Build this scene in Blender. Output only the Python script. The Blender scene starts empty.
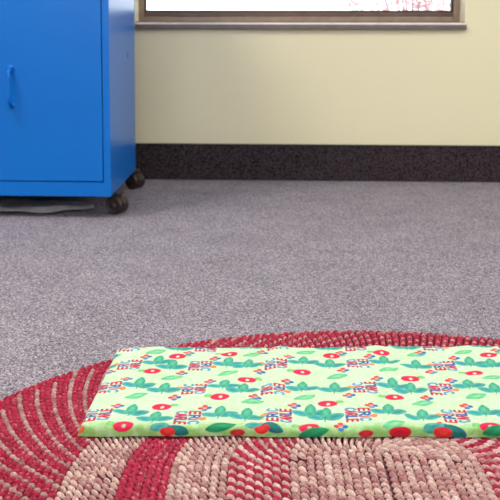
import bpy, bmesh, math, random
import numpy as np
from mathutils import Vector, Matrix

S = bpy.context.scene
C = S.collection
random.seed(7)
rng = np.random.default_rng(11)
R = math.radians

# ------------------------------------------------------------ camera, world, sun, room lamps and added fill, exposure
cam_d = bpy.data.cameras.new('camera')
cam = bpy.data.objects.new('camera', cam_d)
C.objects.link(cam)
cam_d.sensor_width = 36
cam_d.lens = 955 / 500 * 36
cam_d.shift_x = 0.06
cam_d.shift_y = -0.208
cam_d.clip_start = 0.02
cam_d.dof.use_dof = True
cam_d.dof.focus_distance = 1.22
cam_d.dof.aperture_fstop = 16
cam.matrix_world = (Matrix.Translation((0, 0, .484)) @ Matrix.Rotation(R(2.5), 4, 'Z')
                    @ Matrix.Rotation(R(90 - 6.9), 4, 'X') @ Matrix.Rotation(R(.1), 4, 'Z'))
S.camera = cam

world = bpy.data.worlds.new('daylight')
S.world = world
world.use_nodes = True
bg = world.node_tree.nodes['Background']
bg.inputs[0].default_value = (.93, .96, 1.0, 1)
bg.inputs[1].default_value = 2.6

sun_d = bpy.data.lights.new('sun', 'SUN')
sun_d.energy = 7
sun_d.angle = R(.6)
sun = bpy.data.objects.new('sun', sun_d)
C.objects.link(sun)
sun.rotation_euler = Vector((-.6, .35, -.7)).to_track_quat('-Z', 'Y').to_euler()


def area(name, loc, size, power, col, target=None):
    d = bpy.data.lights.new(name, 'AREA')
    d.shape = 'RECTANGLE'
    d.size, d.size_y = size
    d.energy = power
    d.color = col
    o = bpy.data.objects.new(name, d)
    C.objects.link(o)
    o.location = loc
    if target:
        o.rotation_euler = (Vector(target) - Vector(loc)).to_track_quat('-Z', 'Y').to_euler()
    return o


area('ceiling_lamp_left', (-1.35, 1.4, 2.52), (.6, .9), 42, (1, .97, .92))
area('ceiling_lamp_right', (1.1, 1.2, 2.52), (.6, 1.2), 20, (1, .97, .92))
area('side_fill', (2.85, 1.3, 1.5), (1.6, 1.3), 26, (.93, .96, 1), (-.2, 2.2, .3))  # unseen area light on the right, raised as fill for wall and cabinet side
area('front_fill', (-.5, -1.9, 1.55), (1.8, 1.3), 42, (.95, .97, 1), (-.1, 3.0, .2))  # added fill from behind the camera to brighten wall and cabinet front

S.view_settings.view_transform = 'Standard'
S.view_settings.look = 'None'
S.view_settings.exposure = 0.36
S.view_settings.gamma = 1
S.view_settings.use_curve_mapping = False


# ------------------------------------------------------------ helpers
def lin(c):
    return tuple(((x / 255) / 12.92 if x / 255 <= .04045 else ((x / 255 + .055) / 1.055) ** 2.4) for x in c)


def rgba(c):
    return lin(c) + (1,)


def mat(name, col, rough=.6, metal=0., noise=None, bump=None, spec=.5, coat=0.):
    """noise = (scale, other colour, contrast low, high); bump = (scale, strength, distance)"""
    m = bpy.data.materials.new(name)
    m.use_nodes = True
    nt = m.node_tree
    b = nt.nodes['Principled BSDF']
    b.inputs['Roughness'].default_value = rough
    b.inputs['Metallic'].default_value = metal
    b.inputs['Specular IOR Level'].default_value = spec
    b.inputs['Coat Weight'].default_value = coat
    b.inputs['Base Color'].default_value = rgba(col)
    tc = nt.nodes.new('ShaderNodeTexCoord')
    if noise:
        n = nt.nodes.new('ShaderNodeTexNoise')
        n.inputs['Scale'].default_value = noise[0]
        n.inputs['Detail'].default_value = 4
        nt.links.new(tc.outputs['Object'], n.inputs['Vector'])
        r = nt.nodes.new('ShaderNodeValToRGB')
        r.color_ramp.elements[0].position = noise[2]
        r.color_ramp.elements[1].position = noise[3]
        r.color_ramp.elements[0].color = rgba(noise[1])
        r.color_ramp.elements[1].color = rgba(col)
        nt.links.new(n.outputs['Fac'], r.inputs['Fac'])
        nt.links.new(r.outputs['Color'], b.inputs['Base Color'])
    if bump:
        n = nt.nodes.new('ShaderNodeTexNoise')
        n.inputs['Scale'].default_value = bump[0]
        n.inputs['Detail'].default_value = 3
        nt.links.new(tc.outputs['Object'], n.inputs['Vector'])
        bp = nt.nodes.new('ShaderNodeBump')
        bp.inputs['Strength'].default_value = bump[1]
        bp.inputs['Distance'].default_value = bump[2]
        nt.links.new(n.outputs['Fac'], bp.inputs['Height'])
        nt.links.new(bp.outputs['Normal'], b.inputs['Normal'])
    return m


def attr_mat(name, attr, rough, bump, mult=None):
    m = mat(name, (255, 255, 255), rough, bump=bump, spec=.25)
    nt = m.node_tree
    b = nt.nodes['Principled BSDF']
    a = nt.nodes.new('ShaderNodeAttribute')
    a.attribute_name = attr
    out = a.outputs['Color']
    if mult:
        tc = nt.nodes.new('ShaderNodeTexCoord')
        n = nt.nodes.new('ShaderNodeTexNoise')
        n.inputs['Scale'].default_value = mult[0]
        n.inputs['Detail'].default_value = 3
        nt.links.new(tc.outputs['Object'], n.inputs['Vector'])
        mr = nt.nodes.new('ShaderNodeMapRange')
        mr.inputs['From Min'].default_value = .3
        mr.inputs['From Max'].default_value = .7
        mr.inputs['To Min'].default_value = mult[1]
        mr.inputs['To Max'].default_value = mult[2]
        nt.links.new(n.outputs['Fac'], mr.inputs['Value'])
        mx = nt.nodes.new('ShaderNodeMix')
        mx.data_type = 'RGBA'
        mx.blend_type = 'MULTIPLY'
        mx.inputs['Factor'].default_value = 1
        nt.links.new(out, mx.inputs['A'])
        nt.links.new(mr.outputs['Result'], mx.inputs['B'])
        out = mx.outputs['Result']
    nt.links.new(out, b.inputs['Base Color'])
    return m


def link(name, bm, m, parent=None, smooth=False, bevel=0., seg=2):
    me = bpy.data.meshes.new(name)
    bmesh.ops.recalc_face_normals(bm, faces=bm.faces[:])
    bm.to_mesh(me)
    bm.free()
    for x in (m if isinstance(m, (list, tuple)) else [m]):
        me.materials.append(x)
    o = bpy.data.objects.new(name, me)
    C.objects.link(o)
    if parent:
        o.parent = parent
    if smooth:
        me.shade_smooth()
    if bevel:
        b = o.modifiers.new('bevel', 'BEVEL')
        b.width = bevel
        b.segments = seg
        b.limit_method = 'ANGLE'
        b.harden_normals = False
    return o


def box(bm, x0, x1, y0, y1, z0, z1, mi=0):
    v = [bm.verts.new((x, y, z)) for x in (x0, x1) for y in (y0, y1) for z in (z0, z1)]
    for f in ((0, 1, 3, 2), (4, 6, 7, 5), (0, 4, 5, 1), (2, 3, 7, 6), (0, 2, 6, 4), (1, 5, 7, 3)):
        fc = bm.faces.new([v[i] for i in f])
        fc.material_index = mi
    return v


def boxes(*bs):
    bm = bmesh.new()
    for b in bs:
        box(bm, *b)
    return bm


def lathe(bm, prof, axis_m, n=24):
    """prof: (radius, height) list turned about local z, placed with axis_m"""
    rings = []
    for r, h in prof:
        if r < 1e-6:
            rings.append([bm.verts.new(axis_m @ Vector((0, 0, h)))])
        else:
            rings.append([bm.verts.new(axis_m @ Vector((r * math.cos(2 * math.pi * k / n), r * math.sin(2 * math.pi * k / n), h))) for k in range(n)])
    for a, b in zip(rings, rings[1:]):
        for k in range(n):
            k2 = (k + 1) % n
            if len(a) == 1 and len(b) == 1:
                continue
            if len(a) == 1:
                bm.faces.new((a[0], b[k], b[k2]))
            elif len(b) == 1:
                bm.faces.new((a[k], b[0], a[k2]))
            else:
                bm.faces.new((a[k], b[k], b[k2], a[k2]))


def tube(bm, pts, rad, n=10):
    pts = [Vector(p) for p in pts]
    rings = []
    up = Vector((.31, .17, .93))
    for i, p in enumerate(pts):
        t = (pts[min(i + 1, len(pts) - 1)] - pts[max(i - 1, 0)]).normalized()
        a = t.cross(up)
        if a.length < .1:
            a = t.cross(Vector((1, 0, 0)))
        a.normalize()
        b = t.cross(a)
        r = rad[i] if isinstance(rad, (list, tuple)) else rad
        rings.append([bm.verts.new(p + (a * math.cos(2 * math.pi * k / n) + b * math.sin(2 * math.pi * k / n)) * r) for k in range(n)])
    for a, b in zip(rings, rings[1:]):
        for k in range(n):
            bm.faces.new((a[k], a[(k + 1) % n], b[(k + 1) % n], b[k]))
    bm.faces.new(rings[0][::-1])
    bm.faces.new(rings[-1])


def structure(o):
    o['kind'] = 'structure'
    return o


def tag(o, label, cat, group=None):
    o['label'] = label
    o['category'] = cat
    if group:
        o['group'] = group
    return o


def empty(name, loc=(0, 0, 0), rz=0):
    o = bpy.data.objects.new(name, None)
    o.empty_display_size = .05
    C.objects.link(o)
    o.location = loc
    o.rotation_euler = (0, 0, rz)
    return o


def np_mesh(name, verts, faces, m, parent=None, cols=None, smooth=True, attr='print'):
    """verts (n,3), faces (k,4) arrays, cols (n,3) linear"""
    me = bpy.data.meshes.new(name)
    me.vertices.add(len(verts))
    me.vertices.foreach_set('co', np.ascontiguousarray(verts, dtype=np.float32).ravel())
    k = faces.shape[1]
    me.loops.add(faces.size)
    me.loops.foreach_set('vertex_index', np.ascontiguousarray(faces, dtype=np.int32).ravel())
    me.polygons.add(len(faces))
    me.polygons.foreach_set('loop_start', np.arange(0, faces.size, k, dtype=np.int32))
    me.polygons.foreach_set('loop_total', np.full(len(faces), k, dtype=np.int32))
    me.update(calc_edges=True)
    me.validate()
    if cols is not None:
        a = me.color_attributes.new(attr, 'FLOAT_COLOR', 'POINT')
        c4 = np.ones((len(verts), 4), dtype=np.float32)
        c4[:, :3] = cols
        a.data.foreach_set('color', c4.ravel())
    me.materials.append(m)
    if smooth:
        me.shade_smooth()
    o = bpy.data.objects.new(name, me)
    C.objects.link(o)
    if parent:
        o.parent = parent
    return o


# ------------------------------------------------------------ materials
m_wall = mat('cream_paint', (230, 223, 193), .75, noise=(1.3, (226, 219, 188), .35, .65), bump=(180, .08, .001))
m_ceil = mat('ceiling_white', (225, 224, 218), .9, noise=(30, (215, 213, 206), .4, .6))
m_base = mat('dark_base_carpet', (76, 65, 71), .95, noise=(210, (26, 21, 25), .38, .62), bump=(380, .8, .003), spec=.1)
m_cap = mat('black_cap', (20, 19, 20), .6, noise=(60, (14, 14, 15), .4, .6))
m_frame = mat('bronze_window_frame', (160, 140, 124), .42, .15, noise=(40, (146, 126, 112), .35, .7))
m_sash = mat('dark_bronze_sash', (112, 90, 80), .42, .15, noise=(40, (98, 78, 70), .35, .7))
m_sill = mat('taupe_sill', (112, 102, 98), .45, noise=(50, (100, 92, 88), .35, .7))
m_lip = mat('sill_lip_glint', (235, 226, 232), .3, noise=(50, (222, 212, 220), .35, .7))  # glint of the sill edge put into the pale colour
m_reveal = mat('reveal_lit_cream', (246, 242, 214), .6, noise=(5, (242, 236, 206), .35, .65))  # lit look of the recess painted as a paler cream than the wall
m_blue = mat('blue_enamel', (0, 108, 204), .3, noise=(3, (0, 104, 199), .35, .65), bump=(700, .03, .0004), spec=.3)
m_blue_in = mat('blue_gap_dark', (2, 30, 80), .6, noise=(3, (2, 26, 72), .35, .65))
m_wheel = mat('caster_plastic', (52, 34, 36), .42, noise=(90, (38, 26, 27), .35, .7))
m_steel = mat('caster_steel', (90, 84, 82), .4, .8, noise=(90, (70, 64, 62), .35, .7))
m_sheet = mat('pale_grey_cloth', (176, 172, 176), .8, noise=(25, (150, 146, 150), .35, .7), bump=(90, .4, .003))
m_red_leaf = mat('pink_red_leaves', (212, 160, 164), .6, noise=(20, (186, 136, 146), .4, .6))
m_twig = mat('twig_bark', (140, 112, 120), .8, noise=(60, (112, 88, 98), .4, .6))
m_out = mat('pale_paving', (215, 213, 210), .9, noise=(3, (200, 198, 196), .35, .65))


def carpet_material():
    m = bpy.data.materials.new('grey_loop_carpet')
    m.use_nodes = True
    nt = m.node_tree
    L = nt.links
    b = nt.nodes['Principled BSDF']
    b.inputs['Roughness'].default_value = .95
    b.inputs['Specular IOR Level'].default_value = .15
    tc = nt.nodes.new('ShaderNodeTexCoord')
    v = nt.nodes.new('ShaderNodeTexVoronoi')
    v.inputs['Scale'].default_value = 430
    L.new(tc.outputs['Object'], v.inputs['Vector'])
    r = nt.nodes.new('ShaderNodeValToRGB')
    r.color_ramp.interpolation = 'CONSTANT'
    els = [(0, (100, 95, 108)), (.2, (148, 142, 154)), (.42, (138, 126, 138)), (.55, (162, 156, 168)), (.72, (122, 118, 134)), (.86, (192, 184, 194)), (.95, (76, 70, 84))]
    cr = r.color_ramp
    while len(cr.elements) < len(els):
        cr.elements.new(.5)
    for e, (p, c) in zip(cr.elements, els):
        e.position = p
        e.color = rgba(c)
    sx = nt.nodes.new('ShaderNodeSeparateColor')
    L.new(v.outputs['Color'], sx.inputs['Color'])
    L.new(sx.outputs['Red'], r.inputs['Fac'])
    n2 = nt.nodes.new('ShaderNodeTexNoise')
    n2.inputs['Scale'].default_value = 9
    n2.inputs['Detail'].default_value = 5
    L.new(tc.outputs['Object'], n2.inputs['Vector'])
    mr = nt.nodes.new('ShaderNodeMapRange')
    mr.inputs['From Min'].default_value = .3
    mr.inputs['From Max'].default_value = .7
    mr.inputs['To Min'].default_value = .86
    mr.inputs['To Max'].default_value = 1.03
    L.new(n2.outputs['Fac'], mr.inputs['Value'])
    mx = nt.nodes.new('ShaderNodeMix')
    mx.data_type = 'RGBA'
    mx.blend_type = 'MULTIPLY'
    mx.inputs['Factor'].default_value = 1
    L.new(r.outputs['Color'], mx.inputs['A'])
    L.new(mr.outputs['Result'], mx.inputs['B'])
    L.new(mx.outputs['Result'], b.inputs['Base Color'])
    bp = nt.nodes.new('ShaderNodeBump')
    bp.inputs['Strength'].default_value = .7
    bp.inputs['Distance'].default_value = .002
    bp.invert = True
    L.new(v.outputs['Distance'], bp.inputs['Height'])
    L.new(bp.outputs['Normal'], b.inputs['Normal'])
    return m


m_carpet = carpet_material()

# ------------------------------------------------------------ room shell
XL, XR, YF, YB, ZC = -2.4, 3.0, -2.0, 3.0817, 2.6
WX0, WX1, WZ0, WZ1 = -.409, .6435, .511, 1.62
T = .14
structure(link('floor', boxes((XL, XR, YF, YB + T, -.1, 0)), m_carpet))
structure(link('ceiling', boxes((XL, XR, YF, YB + T, ZC, ZC + .1)), m_ceil))
structure(link('wall_left', boxes((XL - T, XL, YF, YB + T, -.1, ZC + .1)), m_wall))
structure(link('wall_right', boxes((XR, XR + T, YF, YB + T, -.1, ZC + .1)), m_wall))
structure(link('wall_front', boxes((XL - T, XR + T, YF - T, YF, -.1, ZC + .1)), m_wall))
structure(link('wall_back', boxes(
    (XL, WX0, YB, YB + T, 0, ZC), (WX1, XR, YB, YB + T, 0, ZC),
    (WX0, WX1, YB, YB + T, 0, WZ0), (WX0, WX1, YB, YB + T, WZ1, ZC)), m_wall))
base = structure(link('baseboard_back', boxes((XL, XR, YB - .009, YB, 0, .1145)), m_base))
cap = link('cap_strip', boxes((XL, XR, YB - .011, YB, .1145, .1185)), m_cap, base)

# window: bronze frame set into the wall, pane, sill with a rounded lip, pale for a painted-in glint
FY0, FY1 = YB + .085, YB + .125
fx0, fx1 = -.409, .6435
win = structure(empty('window_1', (0, 0, 0)))
link('window_frame', boxes(
    (fx0, fx0 + .019, FY0, FY1, WZ0, WZ1), (fx1 - .0225, fx1, FY0, FY1, WZ0, WZ1),
    (fx0 + .019, fx1 - .0225, FY0, FY1, WZ0, WZ0 + .018), (fx0 + .019, fx1 - .0225, FY0, FY1, WZ1 - .035, WZ1)),
    m_frame, win, bevel=.003)
link('window_sash', boxes((fx0 + .019, fx1 - .0225, FY0 + .006, FY1, WZ0 + .018, WZ0 + .033)), m_sash, win, bevel=.002)
link('window_bead', boxes(
    (fx0 + .019, fx0 + .0245, FY0 + .008, FY1 - .006, WZ0 + .033, WZ1 - .035),
    (fx1 - .028, fx1 - .0225, FY0 + .008, FY1 - .006, WZ0 + .033, WZ1 - .035),
    (fx0 + .0245, fx1 - .028, FY0 + .008, FY1 - .006, WZ0 + .033, WZ0 + .039)),
    m_cap, win)
glass = bpy.data.materials.new('clear_pane')
glass.use_nodes = True
nt = glass.node_tree
nt.nodes.clear()
o_ = nt.nodes.new('ShaderNodeOutputMaterial')
tr = nt.nodes.new('ShaderNodeBsdfTransparent')
tr.inputs[0].default_value = (.96, .98, .97, 1)
gl = nt.nodes.new('ShaderNodeBsdfGlossy')
gl.inputs['Roughness'].default_value = .02
fr = nt.nodes.new('ShaderNodeFresnel')
fr.inputs[0].default_value = 1.45
mx = nt.nodes.new('ShaderNodeMixShader')
nt.links.new(fr.outputs[0], mx.inputs[0])
nt.links.new(tr.outputs[0], mx.inputs[1])
nt.links.new(gl.outputs[0], mx.inputs[2])
nt.links.new(mx.outputs[0], o_.inputs[0])
link('window_pane', boxes((fx0 + .019, fx1 - .0225, FY0 + .018, FY0 + .023, WZ0 + .033, WZ1 - .035)), glass, win)
# lining of the recess, its lit brightness put into the colour
link('window_reveal', boxes(
    (WX0, WX0 + .0015, YB, FY0, WZ0, WZ1), (WX1 - .0015, WX1, YB, FY0, WZ0, WZ1),
    (WX0, WX1, YB, FY0, WZ1 - .0015, WZ1)), m_reveal, win)
bm = bmesh.new()
box(bm, -.4065, .6455, YB - .014, YB + .001, .4875, .5035)
sill = link('window_sill', bm, m_sill, win, bevel=.002)
bm = bmesh.new()
box(bm, -.4050, .6405, YB - .013, YB + .03, .5030, .5096)
for v_ in bm.verts:
    if v_.co.z > .505 and v_.co.y < YB:
        v_.co.y = YB - .002
link('sill_lip', bm, m_lip, sill, bevel=.002, seg=3)
bm = bmesh.new()
box(bm, -.4055, .6405, YB - .001, FY0 + .004, .5092, .5122)
link('sill_track', bm, m_sash, sill)

# ground outside the window
structure(link('ground_outside', boxes((-9, 12, YB + T, 22, -.3, -.15)), m_out))

# ------------------------------------------------------------ shrub outside
sh = tag(empty('flowering_shrub', (.95, 6.0, -.15)), 'pink leaved twiggy shrub in bright daylight beyond the window glass', 'shrub')
bmT, bmL = bmesh.new(), bmesh.new()
for i in range(60):
    a = random.uniform(0, 2 * math.pi)
    h = random.uniform(.55, 1.35)
    sp = random.uniform(.12, .95)
    pts = []
    for k in range(7):
        t = k / 6
        pts.append((math.cos(a) * sp * t ** 1.3 + random.uniform(-.02, .02), math.sin(a) * sp * t ** 1.3 * .6 + random.uniform(-.02, .02), h * t))
    tube(bmT, pts, [.009 * (1 - .8 * k / 6) for k in range(7)], 6)
    for k in range(2, 7):
        for _ in range(5):
            p = Vector(pts[k]) + Vector((random.uniform(-.07, .07), random.uniform(-.07, .07), random.uniform(-.06, .06)))
            d = Vector((random.uniform(-1, 1), random.uniform(-1, 1), random.uniform(-.4, 1))).normalized()
            s = d.cross(Vector((random.uniform(-1, 1), random.uniform(-1, 1), random.uniform(-1, 1)))).normalized()
            n = d.cross(s)
            l, w = random.uniform(.03, .05), random.uniform(.010, .016)
            q = [p, p + d * l * .5 + s * w + n * .004, p + d * l, p + d * l * .5 - s * w + n * .004]
            bmL.faces.new([bmL.verts.new(v) for v in q])
link('stem', bmT, m_twig, sh, smooth=True)
link('foliage', bmL, m_red_leaf, sh)

# ------------------------------------------------------------ blue cabinet on casters
CX1, CX0 = -.385, -.967
CY0, CY1, CZ0, CZ1 = 2.405, 2.885, .060, 1.02
cab = tag(empty('storage_cabinet', ((CX0 + CX1) / 2, (CY0 + CY1) / 2, 0)), 'bright blue metal cabinet on dark casters against the cream wall', 'cabinet')
ox, oy = (CX0 + CX1) / 2, (CY0 + CY1) / 2
hx, hy = (CX1 - CX0) / 2, (CY1 - CY0) / 2
rim = .0178
bm = bmesh.new()
th = .004
D = .020
box(bm, -hx, -hx + th, -hy + D, hy, CZ0, CZ1)
box(bm, hx - th, hx, -hy + D, hy, CZ0, CZ1)
box(bm, -hx + th, hx - th, hy - th, hy, CZ0, CZ1)
box(bm, -hx + th, hx - th, -hy + D, hy - th, CZ0, CZ0 + th)
box(bm, -hx + th, hx - th, -hy + D, hy - th, CZ1 - th, CZ1)
# folded front rim
box(bm, -hx, -hx + rim, -hy, -hy + D, CZ0, CZ1)
box(bm, hx - rim, hx, -hy, -hy + D, CZ0, CZ1)
box(bm, -hx + rim, hx - rim, -hy, -hy + D, CZ0, CZ0 + .0365)
box(bm, -hx + rim, hx - rim, -hy, -hy + D, CZ1 - .03, CZ1)
bmesh.ops.remove_doubles(bm, verts=bm.verts[:], dist=1e-6)
body = link('body', bm, m_blue, cab)
box_in = boxes((-hx + rim, hx - rim, -hy + D, -hy + D + .002, CZ0 + .0365, CZ1 - .03))
link('inner_stop', box_in, m_blue_in, body)
g = .0022
DX = hx - rim
mid = 0
doors = []
for s in (1, -1):
    x0, x1 = (mid + g / 2, DX - g) if s > 0 else (-DX + g, mid - g / 2)
    d = link('door', boxes((x0, x1, -hy + .0005, -hy + D - .003, CZ0 + .0365 + g, CZ1 - .03 - g)), m_blue, cab, bevel=.0015)
    hxp = .0395 * s
    bm = bmesh.new()
    z0, z1 = .292, .388
    pts = []
    for k in range(17):
        t = k / 16
        zz = z0 + (z1 - z0) * t
        pts.append((hxp, -hy - .026 * min(1, math.sin(math.pi * t) * 2.6) ** .7 - .0, zz))
    tube(bm, pts, .0052, 12)
    for zz in (z0, z1):
        lathe(bm, [(0, 0), (.008, 0), (.008, .003), (0, .003)], Matrix.Translation((hxp, -hy + .0005, zz)) @ Matrix.Rotation(R(90), 4, 'X'), 16)
    link('handle', bm, m_blue, d, smooth=True)
# small key hole / rivet on the visible side
bm = bmesh.new()
box(bm, hx - .0002, hx + .0006, .085, .091, .406, .421)
link('side_slot', bm, m_blue_in, body)


def caster(x, y, ang):
    """twin hooded wheel; wheel axis turned by ang"""
    c = empty('caster', (x, y, 0), ang)
    c.parent = cab
    wr = .0245
    bm = bmesh.new()
    for s in (-1, 1):
        M = Matrix.Translation((s * .0085, 0, wr + .0005)) @ Matrix.Rotation(R(90) * s, 4, 'Y')
        lathe(bm, [(0, 0), (wr * .9, 0), (wr, .002), (wr, .0085), (wr * .93, .0125), (wr * .72, .0145), (wr * .68, .0125), (wr * .25, .0135), (wr * .2, .0155), (0, .016)], M, 28)
    link('wheel', bm, m_wheel, c, smooth=True)
    bm = bmesh.new()
    # hood between the wheels
    M = Matrix.Translation((0, 0, wr)) @ Matrix.Rotation(R(90), 4, 'Y')
    lathe(bm, [(0, -.007), (wr * .99, -.007), (wr * .99, .007), (0, .007)], M, 24)
    lathe(bm, [(0, .035), (.011, .035), (.011, .052), (0, .052)], Matrix.Translation((0, .004, 0)), 16)
    link('hood', bm, m_wheel, c)
    bm = bmesh.new()
    box(bm, -.018, .012, -.012, .018, .0525, .0600)
    link('mount_plate', bm, m_steel, c, bevel=.001)
    return c


caster(hx + .004, -hy + .080, R(66))
caster(hx - .003, hy + .004, R(54))
caster(-hx + .02, -hy + .045, R(-40))
caster(-hx + .02, hy - .045, R(-20))

# crumpled pale cloth under the cabinet
nx, ny = 90, 40
U, V = np.meshgrid(np.linspace(0, 1, nx), np.linspace(0, 1, ny))
X = -.93 + .47 * U
Yc = 2.475 + .17 * V
# rounded right end
sh_ = np.sqrt(np.clip(1 - np.clip((U - .72) / .28, 0, 1) ** 2, .0, 1))
Yc = 2.555 + (V - .5) * .165 * (.12 + .88 * sh_) + .014 * np.sin(U * 7) - .02 * (1 - U)
Z = .004 + .007 * (np.sin(X * 21 + Yc * 30) * .5 + .5) + .005 * (np.sin(X * 47 - Yc * 62 + 1) * .5 + .5) + .010 * np.exp(-((V - .12) / .1) ** 2)
Z *= 1 - .55 * np.clip((U - .85) / .15, 0, 1)
vt = np.stack([X, Yc, Z], -1).reshape(-1, 3)
vb = vt.copy()
vb[:, 2] = np.maximum(vt[:, 2] - .0025, .0008)
idx = np.arange(nx * ny).reshape(ny, nx)
q = np.stack([idx[:-1, :-1], idx[:-1, 1:], idx[1:, 1:], idx[1:, :-1]], -1).reshape(-1, 4)
N0 = nx * ny
ring = np.concatenate([idx[0, :], idx[1:, -1], idx[-1, -2::-1], idx[-2:0:-1, 0]])
r2 = np.roll(ring, -1)
side = np.stack([ring, ring + N0, r2 + N0, r2], -1)
o = np_mesh('cloth', np.concatenate([vt, vb]), np.concatenate([q, q[:, ::-1] + N0, side]), m_sheet)
tag(o, 'rumpled pale grey cloth lying on the carpet under the blue cabinet', 'cloth')

# ------------------------------------------------------------ round braided rug
m_rug = attr_mat('braided_yarn', 'yarn', .95, (420, .9, .0025), (600, .72, 1.22))
pitch = .0096
RED = np.array(lin((178, 46, 78)))
RED2 = np.array(lin((150, 34, 62)))
TAN = np.array(lin((226, 198, 190)))
TAN2 = np.array(lin((176, 128, 130)))
DARK = np.array(lin((84, 20, 36)))


def rug_c(rho):
    s = np.clip((rho - .2) / .37, 0, 1)
    return .140 + .035 * s, 1.000 - .08 * s + .055 * np.clip(1 - rho / .18, 0, 1)


cen, ang, typ, tan_len = [], [], [], []
# inner radius, stitches per round, swirl of the stitch rows, outer radius
NEAR = .80
BANDS = [(0, 4, 1.1, .012), (.012, 10, 1.1, .024), (.024, 18, 1.1, .04), (.04, 30, 1.1, .068), (.068, 48, 1.1, .108), (.108, 96, 1.3, .174),
         (.174, 120, 1.15, .237), (.237, 150, .9, .303), (.303, 204, 1.2, .366), (.366, 312, 1.0, .582)]
ncoil = int(.582 / pitch)
for i in range(ncoil):
    rho = pitch * (i + .6)
    if rho < .108:
        zone = 't'
    elif rho < .174:
        zone = 'm2'
    elif rho < .237:
        zone = 't'
    elif rho < .303:
        zone = 'r'
    elif rho < .366:
        zone = 't'
    else:
        zone = 'm3'
    b_in, n, slope, b_out = [b_ for b_ in BANDS if rho >= b_[0]][-1]
    step = 2 * math.pi / n
    mid_r = (b_in + b_out) / 2
    adv = step * mid_r
    off = (-slope * math.log(rho)) % (step * 6)
    offl = slope * rho
    cx, cy = rug_c(rho)
    # stitches: (x, y, outward angle, running number) over the far half round, both straight runs, the near half round
    st = []
    kk = 0
    while True:
        th = off + kk * step
        if th > math.pi:
            break
        if th >= 0:
            st.append((cx + rho * math.cos(th), cy + rho * math.sin(th), th, kk))
        kk += 1
    kk = -1
    while off + kk * step >= 0:
        th = off + kk * step
        st.append((cx + rho * math.cos(th), cy + rho * math.sin(th), th, kk))
        kk -= 1
    klo = kk
    khi = int(math.floor((math.pi - off) / step)) + 1
    yy = cy - (off + khi * step - math.pi) * mid_r
    yr = cy + (off + klo * step) * mid_r
    if rho < .108 or .174 <= rho < .237 or .303 <= rho < .366:
        # plain rings: stitch rows run on across neighbouring coils of the straight runs
        adv = .0122
        yy = cy - ((cy - 1.1 * rho) % adv)
        yr = cy - ((cy + 1.1 * rho) % adv)
    while yy > NEAR:
        st.append((cx - rho, yy, math.pi, khi))
        yy -= adv
        khi += 1
    yy = yr
    while yy > NEAR:
        st.append((cx + rho, yy, 0, klo))
        yy -= adv
        klo -= 1
    m = max(2, int(n / 2))
    for j in range(m):
        th = math.pi + math.pi * (j + .5) / m
        st.append((cx + rho * math.cos(th), NEAR + rho * math.sin(th), th, j))
    for sx_, sy_, th, kk in st:
        th += random.uniform(-.05, .05) * step
        if zone == 't':
            t = 1
        elif zone == 'r':
            t = 0
        elif zone == 'm2':
            t = 1 if kk % 2 == 0 else 0
        else:
            t = 1 if kk % 3 == 0 else 0
            if i >= ncoil - 3 and random.random() < .5:
                t = 0
        cen.append((sx_, sy_))
        ang.append(th)
        tan_len.append(max(.007, rho * step) * .95)
        typ.append((t, {'t': 0, 'm2': 1, 'r': 2, 'm3': 3}[zone], int(i == ncoil - 1)))
cen = np.array(cen)
ang = np.array(ang)
typ = np.array(typ)
NL = len(cen)
# base lobe: upper cap of an ellipsoid
NS, NR = 10, 4
lat = np.radians([-25, 5, 35, 65])
bv = [(math.cos(a) * math.cos(2 * math.pi * k / NS), math.cos(a) * math.sin(2 * math.pi * k / NS), math.sin(a)) for a in lat for k in range(NS)] + [(0, 0, 1), ]
bv = np.array(bv)
bv[:, 0] = np.sign(bv[:, 0]) * np.abs(bv[:, 0]) ** .62
bv[:, 0] *= .96
fq = []
for j in range(NR - 1):
    for k in range(NS):
        fq.append((j * NS + k, j * NS + (k + 1) % NS, (j + 1) * NS + (k + 1) % NS, (j + 1) * NS + k))
for k in range(0, NS, 2):
    fq.append(((NR - 1) * NS + k, (NR - 1) * NS + (k + 1) % NS, (NR - 1) * NS + (k + 2) % NS, NR * NS))
fq = np.array(fq)
alpha = np.where(typ[:, 1] == 2, R(66), np.where(typ[:, 1] == 3, R(14), np.where(typ[:, 1] == 1, R(46), R(50)))) + rng.uniform(-.1, .1, NL)
alpha = np.where(typ[:, 2] == 1, R(72), alpha)
sc_t = np.array(tan_len)
la = np.where(typ[:, 1] == 2, .0080, np.where(typ[:, 1] == 3, .0054, .0074)) * rng.uniform(.93, 1.07, NL)
lb = sc_t * np.where(typ[:, 1] == 2, .40, np.where((typ[:, 1] == 3) | (typ[:, 1] == 1), np.where(typ[:, 0] == 1, .34, .47), .25)) * rng.uniform(.93, 1.07, NL)
lc = np.where(typ[:, 1] == 2, .0030, .0047) * rng.uniform(.88, 1.1, NL)
rx, ry = np.cos(ang), np.sin(ang)
tx, ty = -ry, rx
ex, ey = -rx * np.cos(alpha) + tx * np.sin(alpha), -ry * np.cos(alpha) + ty * np.sin(alpha)
nx_, ny_ = -ey, ex
B = bv[None]
px_ = cen[:, 0:1] + B[..., 0] * la[:, None] * ex[:, None] + B[..., 1] * lb[:, None] * nx_[:, None]
py_ = cen[:, 1:2] + B[..., 0] * la[:, None] * ey[:, None] + B[..., 1] * lb[:, None] * ny_[:, None]
pz_ = .0032 + B[..., 2] * lc[:, None] - .0016 * np.abs(B[..., 0]) ** 2 * np.ones((NL, 1))
pz_ = np.maximum(pz_, .0006)
V = np.stack([px_, py_, pz_], -1).reshape(-1, 3)
F = (fq[None] + (np.arange(NL) * len(bv))[:, None, None]).reshape(-1, 4)
w = rng.uniform(0, 1, NL)[:, None]
c_red = RED * (1 - w) + RED2 * w
c_tan = TAN * (1 - w) + TAN2 * w
col = np.where(typ[:, 0:1] == 1, c_tan, c_red)
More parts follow.
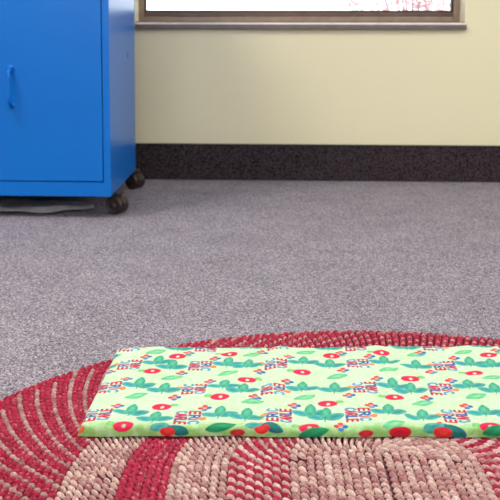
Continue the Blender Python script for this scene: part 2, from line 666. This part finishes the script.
mixmask = (typ[:, 1] == 3) & (typ[:, 0] == 1)
col[mixmask] = col[mixmask] * .66 + RED * .16
colv = np.repeat(col, len(bv), 0)
rs = np.tile(rng.uniform(.86, 1.12, len(bv)), NL)[:, None]
fleck = (rng.uniform(0, 1, (len(colv), 1)) < np.where(np.repeat(typ[:, 0:1], len(bv), 0) == 1, .15, .0))
colv = np.where(fleck, colv * .45 + RED[None] * .55 * .8, colv)
fleck2 = (rng.uniform(0, 1, (len(colv), 1)) < .05)
colv = np.where(fleck2, colv * .6 + TAN[None] * .4, colv)
colv = np.clip(colv * (.9 + .1 * rs) + rng.normal(0, .018, (len(colv), 1)), 0.004, 1)
# backing disc, drawn as strips from the centre outwards, folded down at the rim
na, nr = 160, 24
aa = np.linspace(0, 2 * np.pi, na, endpoint=False)
rows = []
for j in range(nr + 1):
    rho = .582 * j / nr
    cx, cy = rug_c(rho)
    rr = max(rho, .0005)
    zz = .0026 if j < nr else .0004
    rows.append(np.stack([cx + rr * np.cos(aa), np.where(np.sin(aa) > 0, cy, NEAR) + rr * np.sin(aa), np.full(na, zz)], -1))
DV = np.concatenate(rows)
di = np.arange(na * (nr + 1)).reshape(nr + 1, na)
DF = np.stack([di[:-1], np.roll(di[:-1], -1, 1), np.roll(di[1:], -1, 1), di[1:]], -1).reshape(-1, 4)
DC = np.tile(DARK, (len(DV), 1))
V2 = np.concatenate([V, DV])
F2 = np.concatenate([F, DF[:, ::-1] + len(V)])
rug = np_mesh('braided_rug', V2, F2, m_rug, cols=np.concatenate([colv, DC]), attr='yarn')
tag(rug, 'oval braided rug in crimson and pinkish tan rings on grey carpet', 'rug')

# ------------------------------------------------------------ printed fabric mat
m_mat = attr_mat('printed_cotton', 'print', .85, (140, .45, .002), (260, .88, 1.08))
FL = np.array([-.2138, 1.0693])
UX = np.array([.9992, .0393])
VY = np.array([.0097, 1.0])
UL, VL = .66, .2875
us = np.concatenate([np.linspace(0, .012, 24, endpoint=False), np.arange(.012, UL - .012, .00062), np.linspace(UL - .012, UL, 14)])
vs = np.concatenate([np.linspace(0, .012, 40, endpoint=False) ** 1.0, np.arange(.012, VL - .012, .00105), np.linspace(VL - .012, VL, 14)])
vs[:40] = .012 * (np.linspace(0, 1, 40, endpoint=False)) ** 1.9
U, V = np.meshgrid(us, vs)
TH = .0105
wave = (.0009 * np.sin(U * 38 + 1.2 * np.sin(V * 21)) + .0007 * np.sin(V * 47 + U * 15 + .5) + .0005 * np.sin(U * 95 - V * 60)
        + .00035 * np.sin(U * 170 + V * 140 + 2 * np.sin(U * 30)) + .00025 * np.sin(V * 260 - U * 90 + 2 * np.sin(V * 33)))
crease = -.0022 * np.exp(-((U - (.213 + .04 * V)) / .006) ** 2) + .0016 * np.exp(-((U - (.228 + .04 * V)) / .010) ** 2)
crease2 = -.0014 * np.exp(-((U - (.402 - .02 * V)) / .006) ** 2)
puff = .0016 * (1 - np.exp(-V / .02)) * (1 - np.exp(-U / .02))
dF = V
dB = VL - V
dL = U
dR = UL - U


def prof(d, r):
    t = np.clip(d / r, 0, 1)
    return (1 - (1 - t) ** 2.6) ** (1 / 2.6)


pf = prof(dF, .0060) * prof(dB, .011) * prof(dL, .009) * prof(dR, .009)
top = TH + wave + crease + crease2 + puff
frontbulge = .0012 * np.sin(U * 26 + .6) + .0008 * np.sin(U * 61)
H = top * pf
base_z = .0088
def base_at(x, y):
    # the pad rests on the rug and sinks to the carpet beyond the rug's edge
    t = np.clip((np.hypot(x - .175, y - .92) - .578) / .035, 0, 1)
    t = t * t * (3 - 2 * t)
    return .0088 * (1 - t) + .0012 * t


stretch = 1 + .047 * (U / .575)
Xw = FL[0] + UX[0] * U + VY[0] * V * stretch
Yw = FL[1] + UX[1] * U + VY[1] * V * stretch - frontbulge * np.exp(-V / .02)
# keep the hem lines slightly uneven
Zw = base_at(Xw, Yw) + H
# pattern coordinate runs down over the front edge
VP = V - (1 - prof(dF, .0060)) * TH * .95
UP = U

pale = np.array(lin((196, 219, 194)))
mid_ = np.array(lin((170, 205, 150)))
fold = np.array(lin((140, 190, 112)))
Ht, Wd = U.shape


def sm(x, e):
    return np.clip(.5 - x / (2 * e), 0, 1)


def nz(seed, sc):
    r = np.random.default_rng(seed)
    o = np.zeros_like(U)
    for _ in range(9):
        a, b, p = r.normal(0, sc), r.normal(0, sc), r.uniform(0, 6.28)
        o += np.sin(UP * a + VP * b + p)
    return o / 4.2


n1, n2_ = nz(3, 60), nz(5, 260)
g = np.clip(.5 + .33 * n1 + .22 * n2_ , 0, 1) * .42
border = np.clip((.016 - VP) / .014, 0, 1)  # greener hem print, with some shade of the front face painted in
COL = pale[None, None] * (1 - g[..., None]) + mid_[None, None] * g[..., None]
bw = (border * np.clip(.85 + .3 * n2_, .5, 1))[..., None]
COL = COL * (1 - bw) + fold[None, None] * bw


def paint(mask, c, c2=None, fac=None):
    global COL
    c = np.array(lin(c))
    if c2 is not None:
        c2 = np.array(lin(c2))
        cc = c * (1 - fac[..., None]) + c2 * fac[..., None]
    else:
        cc = c
    sl[0][...] = sl[0] * (1 - mask[..., None]) + cc * mask[..., None]


sl = [None]


def region(u0, u1, v0, v1):
    """work only on the grid cells near a motif"""
    m_u = np.where((us >= u0) & (us <= u1))[0]
    rowv = VP[:, Wd // 2]
    m_v = np.where((rowv >= v0) & (rowv <= v1))[0]
    if len(m_u) < 2 or len(m_v) < 2:
        return None
    a, b, c, d = m_v[0], m_v[-1] + 1, m_u[0], m_u[-1] + 1
    sl[0] = COL[a:b, c:d]
    return UP[a:b, c:d], VP[a:b, c:d]


E_ = .00055


def ell(uc, vc, a, b, deg, c, c2=None, hole=None, lens=False):
    m_ = max(a, b) * 1.3
    rg = region(uc - m_, uc + m_, vc - m_, vc + m_)
    if rg is None:
        return
    u, v = rg
    t = R(deg)
    x = (u - uc) * math.cos(t) + (v - vc) * math.sin(t)
    y = -(u - uc) * math.sin(t) + (v - vc) * math.cos(t)
    if lens:
        wd = b * np.clip(1 - (x / a) ** 2, 0, 1) ** .8
        d = np.where(np.abs(x) < a, np.abs(y) - wd, 1)
        d = np.maximum(d, np.abs(x) - a)
    else:
        d = (np.sqrt((x / a) ** 2 + (y / b) ** 2) - 1) * min(a, b)
    k = sm(d, E_)
    if hole:
        dh = (np.sqrt(((x - hole[0]) / hole[2]) ** 2 + ((y - hole[1]) / (hole[2] * 1.5)) ** 2) - 1) * hole[2]
        k = k * (1 - sm(dh, E_))
    fac = np.clip(.5 + .5 * np.sin(x * 900 / (a / .01) * .35 + 1.3) * np.cos(y * 500), 0, 1)
    paint(k, c, c2 if c2 is not None else c, fac)


GL = {
    'E': [((0, 0), (0, 1)), ((0, 0), (.85, 0)), ((0, .5), (.75, .5)), ((0, 1), (.85, 1))],
    'R': [((0, 0), (0, 1)), ((0, 1), (.65, 1)), ((.65, 1), (.85, .78)), ((.85, .78), (.65, .5)), ((.65, .5), (0, .5)), ((.4, .5), (.9, 0))],
    'I': [((.3, 0), (.3, 1))],
    'C': [((.88, .85), (.55, 1)), ((.55, 1), (.15, .85)), ((.15, .85), (0, .5)), ((0, .5), (.15, .15)), ((.15, .15), (.55, 0)), ((.55, 0), (.88, .15))],
    'A': [((0, 0), (.42, 1)), ((.42, 1), (.85, 0)), ((.18, .38), (.66, .38))],
    'L': [((0, 1), (0, 0)), ((0, 0), (.8, 0))],
}
cR, cB, cT, cP = (190, 36, 72), (40, 88, 160), (82, 146, 186), (160, 52, 100)
LINES = [[('E', cR), ('R', cB), ('I', cR), ('C', cT)], [('C', cT), ('A', cR), ('R', cP), ('L', cB), ('E', cR)]]


def text(uc, vc, cw):
    rd = np.array([0, -1.]) if cw else np.array([0, 1.])
    up = np.array([1., 0]) if cw else np.array([-1., 0])
    L, LH, gap = .037, .0122, .0040
    for li, line in enumerate(LINES):
        wts = [.45 if ch == 'I' else 1 for ch, _ in line]
        tot = sum(wts)
        pos = 0
        for (ch, c), wt in zip(line, wts):
            cw_ = L * wt / tot
            x0 = -L / 2 + L * pos / tot
            pos += wt
            y0 = gap / 2 if li == 0 else -gap / 2 - LH
            lw = cw_ * (.78 if ch != 'I' else .5)
            org = np.array([uc, vc]) + rd * (x0 + cw_ * .08) + up * y0
            ctr = org + rd * cw_ / 2 + up * LH / 2
            rg = region(ctr[0] - .008, ctr[0] + .008, ctr[1] - .008, ctr[1] + .008)
            if rg is None:
                continue
            u, v = rg
            gx = (u - org[0]) * rd[0] + (v - org[1]) * rd[1]
            gy = (u - org[0]) * up[0] + (v - org[1]) * up[1]
            dmin = np.full_like(u, 1.)
            for (ax, ay), (bx_, by) in GL[ch]:
                ax2, bx2 = ax * lw, bx_ * lw
                ay2, by2 = ay * LH, by * LH
                dx, dy = bx2 - ax2, by2 - ay2
                tt = np.clip(((gx - ax2) * dx + (gy - ay2) * dy) / (dx * dx + dy * dy), 0, 1)
                dmin = np.minimum(dmin, np.hypot(gx - ax2 - tt * dx, gy - ay2 - tt * dy))
            paint(sm(dmin - .0018, .0008) * .45, (226, 232, 226))
            paint(sm(dmin - .0017, .00045), c)


TEAL, TEAL2, DKG, GRN, BLU = (84, 170, 160), (34, 130, 134), (22, 122, 84), (108, 190, 112), (44, 100, 170)


def berry(uc, vc, s=1, f=1):
    """tiny four-petalled flower"""
    for dx, dy, c in ((.0042, 0, BLU), (-.0042, 0, (212, 52, 66)), (0, .0046, (222, 70, 76)), (0, -.0046, (70, 120, 180))):
        ell(uc + dx * s, vc + dy * s, .0030 * s, .0030 * s, 0, c)
    ell(uc, vc, .0018 * s, .0020 * s, 0, (240, 160, 110))


def sprig(uc, vc, f):
    """three broad leaves fanning out from one stalk"""
    bx0, by0 = uc - .002 * f, vc - .012
    for dg, ln, wd, c, c2 in ((24, .0135, .0078, TEAL, TEAL2), (152, .0125, .0076, (84, 176, 164), (36, 140, 156)), (84, .016, .0070, (46, 148, 124), (90, 180, 150))):
        t = R(dg)
        ell(bx0 + math.cos(t) * ln * .95, by0 + math.sin(t) * ln * .95, ln, wd, dg, c, c2, lens=True)
    ell(bx0, by0 - .003, .0045, .0010, 85, TEAL2, TEAL, lens=True)


def leaf(uc, vc, deg, s=1, c=(88, 178, 132), c2=(128, 206, 150)):
    ell(uc, vc, .0158 * s, .0078 * s, deg, c, c2, lens=True)


def apple(uc, vc, f=1, s=1):
    ell(uc - .0155 * f * s, vc + .004, .0055, .0050, 30 * f, (96, 176, 96), (130, 200, 120), lens=True)
    ell(uc, vc, .0124 * s, .0098 * s, 6 * f, (216, 34, 84), (204, 30, 76), hole=(.0008, -.0005, .0024))


def cell(uc, vc, cw, jit):
    text(uc, vc, cw)
    if cw:
        ell(uc + .0190, vc - .004, .0042, .0050, 0, (226, 104, 60), (236, 150, 90))
        ell(uc + .0200, vc + .007, .0016, .0030, 0, (236, 170, 110))
        apple(uc - .035, vc + .034, -1)
        leaf(uc + .040, vc - .026, 26)
    else:
        ell(uc - .0190, vc + .003, .0042, .0050, 0, (226, 104, 60), (236, 150, 90))
        ell(uc - .0200, vc - .008, .0016, .0030, 0, (236, 170, 110))
        apple(uc + .035, vc - .030, 1)
        leaf(uc - .033, vc + .040, 20)
    berry(uc + .019, vc + .028, 1.2, 1)
    sprig(uc + .039, vc + .014, 1)
    sprig(uc - .039, vc + .002, .8)
    berry(uc - .023, vc - .027, 1.2, -1)


rows_ = [
    (0.0345, [.0177, .1267, .2373, .3333, .4512, .562]),
    (0.1185, [.0154, .1276, .2302, .3500, .4490, .558]),
    (0.2075, [.0300, .1288, .2345, .3493, .4697, .575]),
    (0.2830, [.0211, .1320, .2380, .3520, .4664, .578]),
    (-.0540, [.0160, .1270, .2360, .3400, .4500, .560]),
]
for ri, (v_, ulist) in enumerate(rows_[:4]):
    for ci, u_ in enumerate(ulist):
        cwf = (ri + ci) % 2 == 1
        dv = .006 * math.sin(ci * 2.1 + ri) if ri else (-.010 if ci == 1 else 0)
        cell(u_, v_ + dv * .6, cwf, 0)
# larger motifs wrapping over the front hem
for u_, v_, kind in ((.1055, -.004, 'f'), (.2170, .000, 'f'), (.4302, -.0045, 'F'), (.3393, -.0060, 'r'), (.3801, -.0050, 'a'), (.4950, -.001, 'g'),
                     (.2780, -.0045, 'g'), (.1680, .003, 'g'), (.0035, -.001, 's'), (.188, -.006, 'r'), (.535, -.005, 'F'), (.585, -.003, 'g')):
    if kind in 'fF':
        k = 1.35 if kind == 'F' else 1.1
        ell(u_ + .012, v_ + .003, .013 * k, .0075 * k, -25, (30, 92, 120), (24, 120, 104), lens=True)
        ell(u_ - .010, v_ + .008, .011 * k, .0070 * k, 30, TEAL, TEAL2, lens=True)
        ell(u_, v_, .0082 * k, .0062 * k, 0, (196, 30, 52), (214, 60, 50))
    elif kind == 'a':
        ell(u_, v_, .0135, .0080, 0, (198, 26, 48), (180, 20, 44))
    elif kind == 'r':
        ell(u_, v_, .0090, .0046, 0, (176, 34, 48), (196, 50, 60))
    elif kind == 'g':
        ell(u_, v_, .0190, .0078, 16, DKG, (40, 150, 100), lens=True)
    elif kind == 's':
        ell(u_, v_, .0045, .0050, 0, (196, 60, 50), (220, 120, 70))

nv, nu = U.shape
vt = np.stack([Xw, Yw, Zw], -1).reshape(-1, 3)
idx = np.arange(nv * nu).reshape(nv, nu)
q = np.stack([idx[:-1, :-1], idx[:-1, 1:], idx[1:, 1:], idx[1:, :-1]], -1).reshape(-1, 4)
# coarse underside sharing only the rim height
ring = np.concatenate([idx[0, :], idx[1:, -1], idx[-1, -2::-1], idx[-2:0:-1, 0]])
vb = vt[ring].copy()
vb[:, 2] = base_at(vb[:, 0], vb[:, 1]) - .0002
cpt = vt.mean(0)
vb2 = vb * .0 + cpt
vb2[:, 2] = base_z - .0002
n0 = len(vt)
nrg = len(ring)
i0 = np.arange(nrg)
i1 = np.roll(i0, -1)
side = np.stack([ring, ring[i1], n0 + i1, n0 + i0], -1)[:, ::-1]
vbm = (vb - cpt) * .5 + cpt
vbm[:, 2] = base_z - .0002
inner = np.stack([n0 + i0, n0 + i1, n0 + nrg + i1, n0 + nrg + i0], -1)[:, ::-1]
cols_top = np.clip(COL.reshape(-1, 3), 0, 1)
o = np_mesh('printed_mat', np.concatenate([vt, vb, vbm]), np.concatenate([q, side, inner]), m_mat,
            cols=np.concatenate([cols_top, cols_top[ring], cols_top[ring] * 0 + mid_]))
tag(o, 'pale green padded fabric mat printed with leaves, red fruit and letters on the braided rug', 'mat')
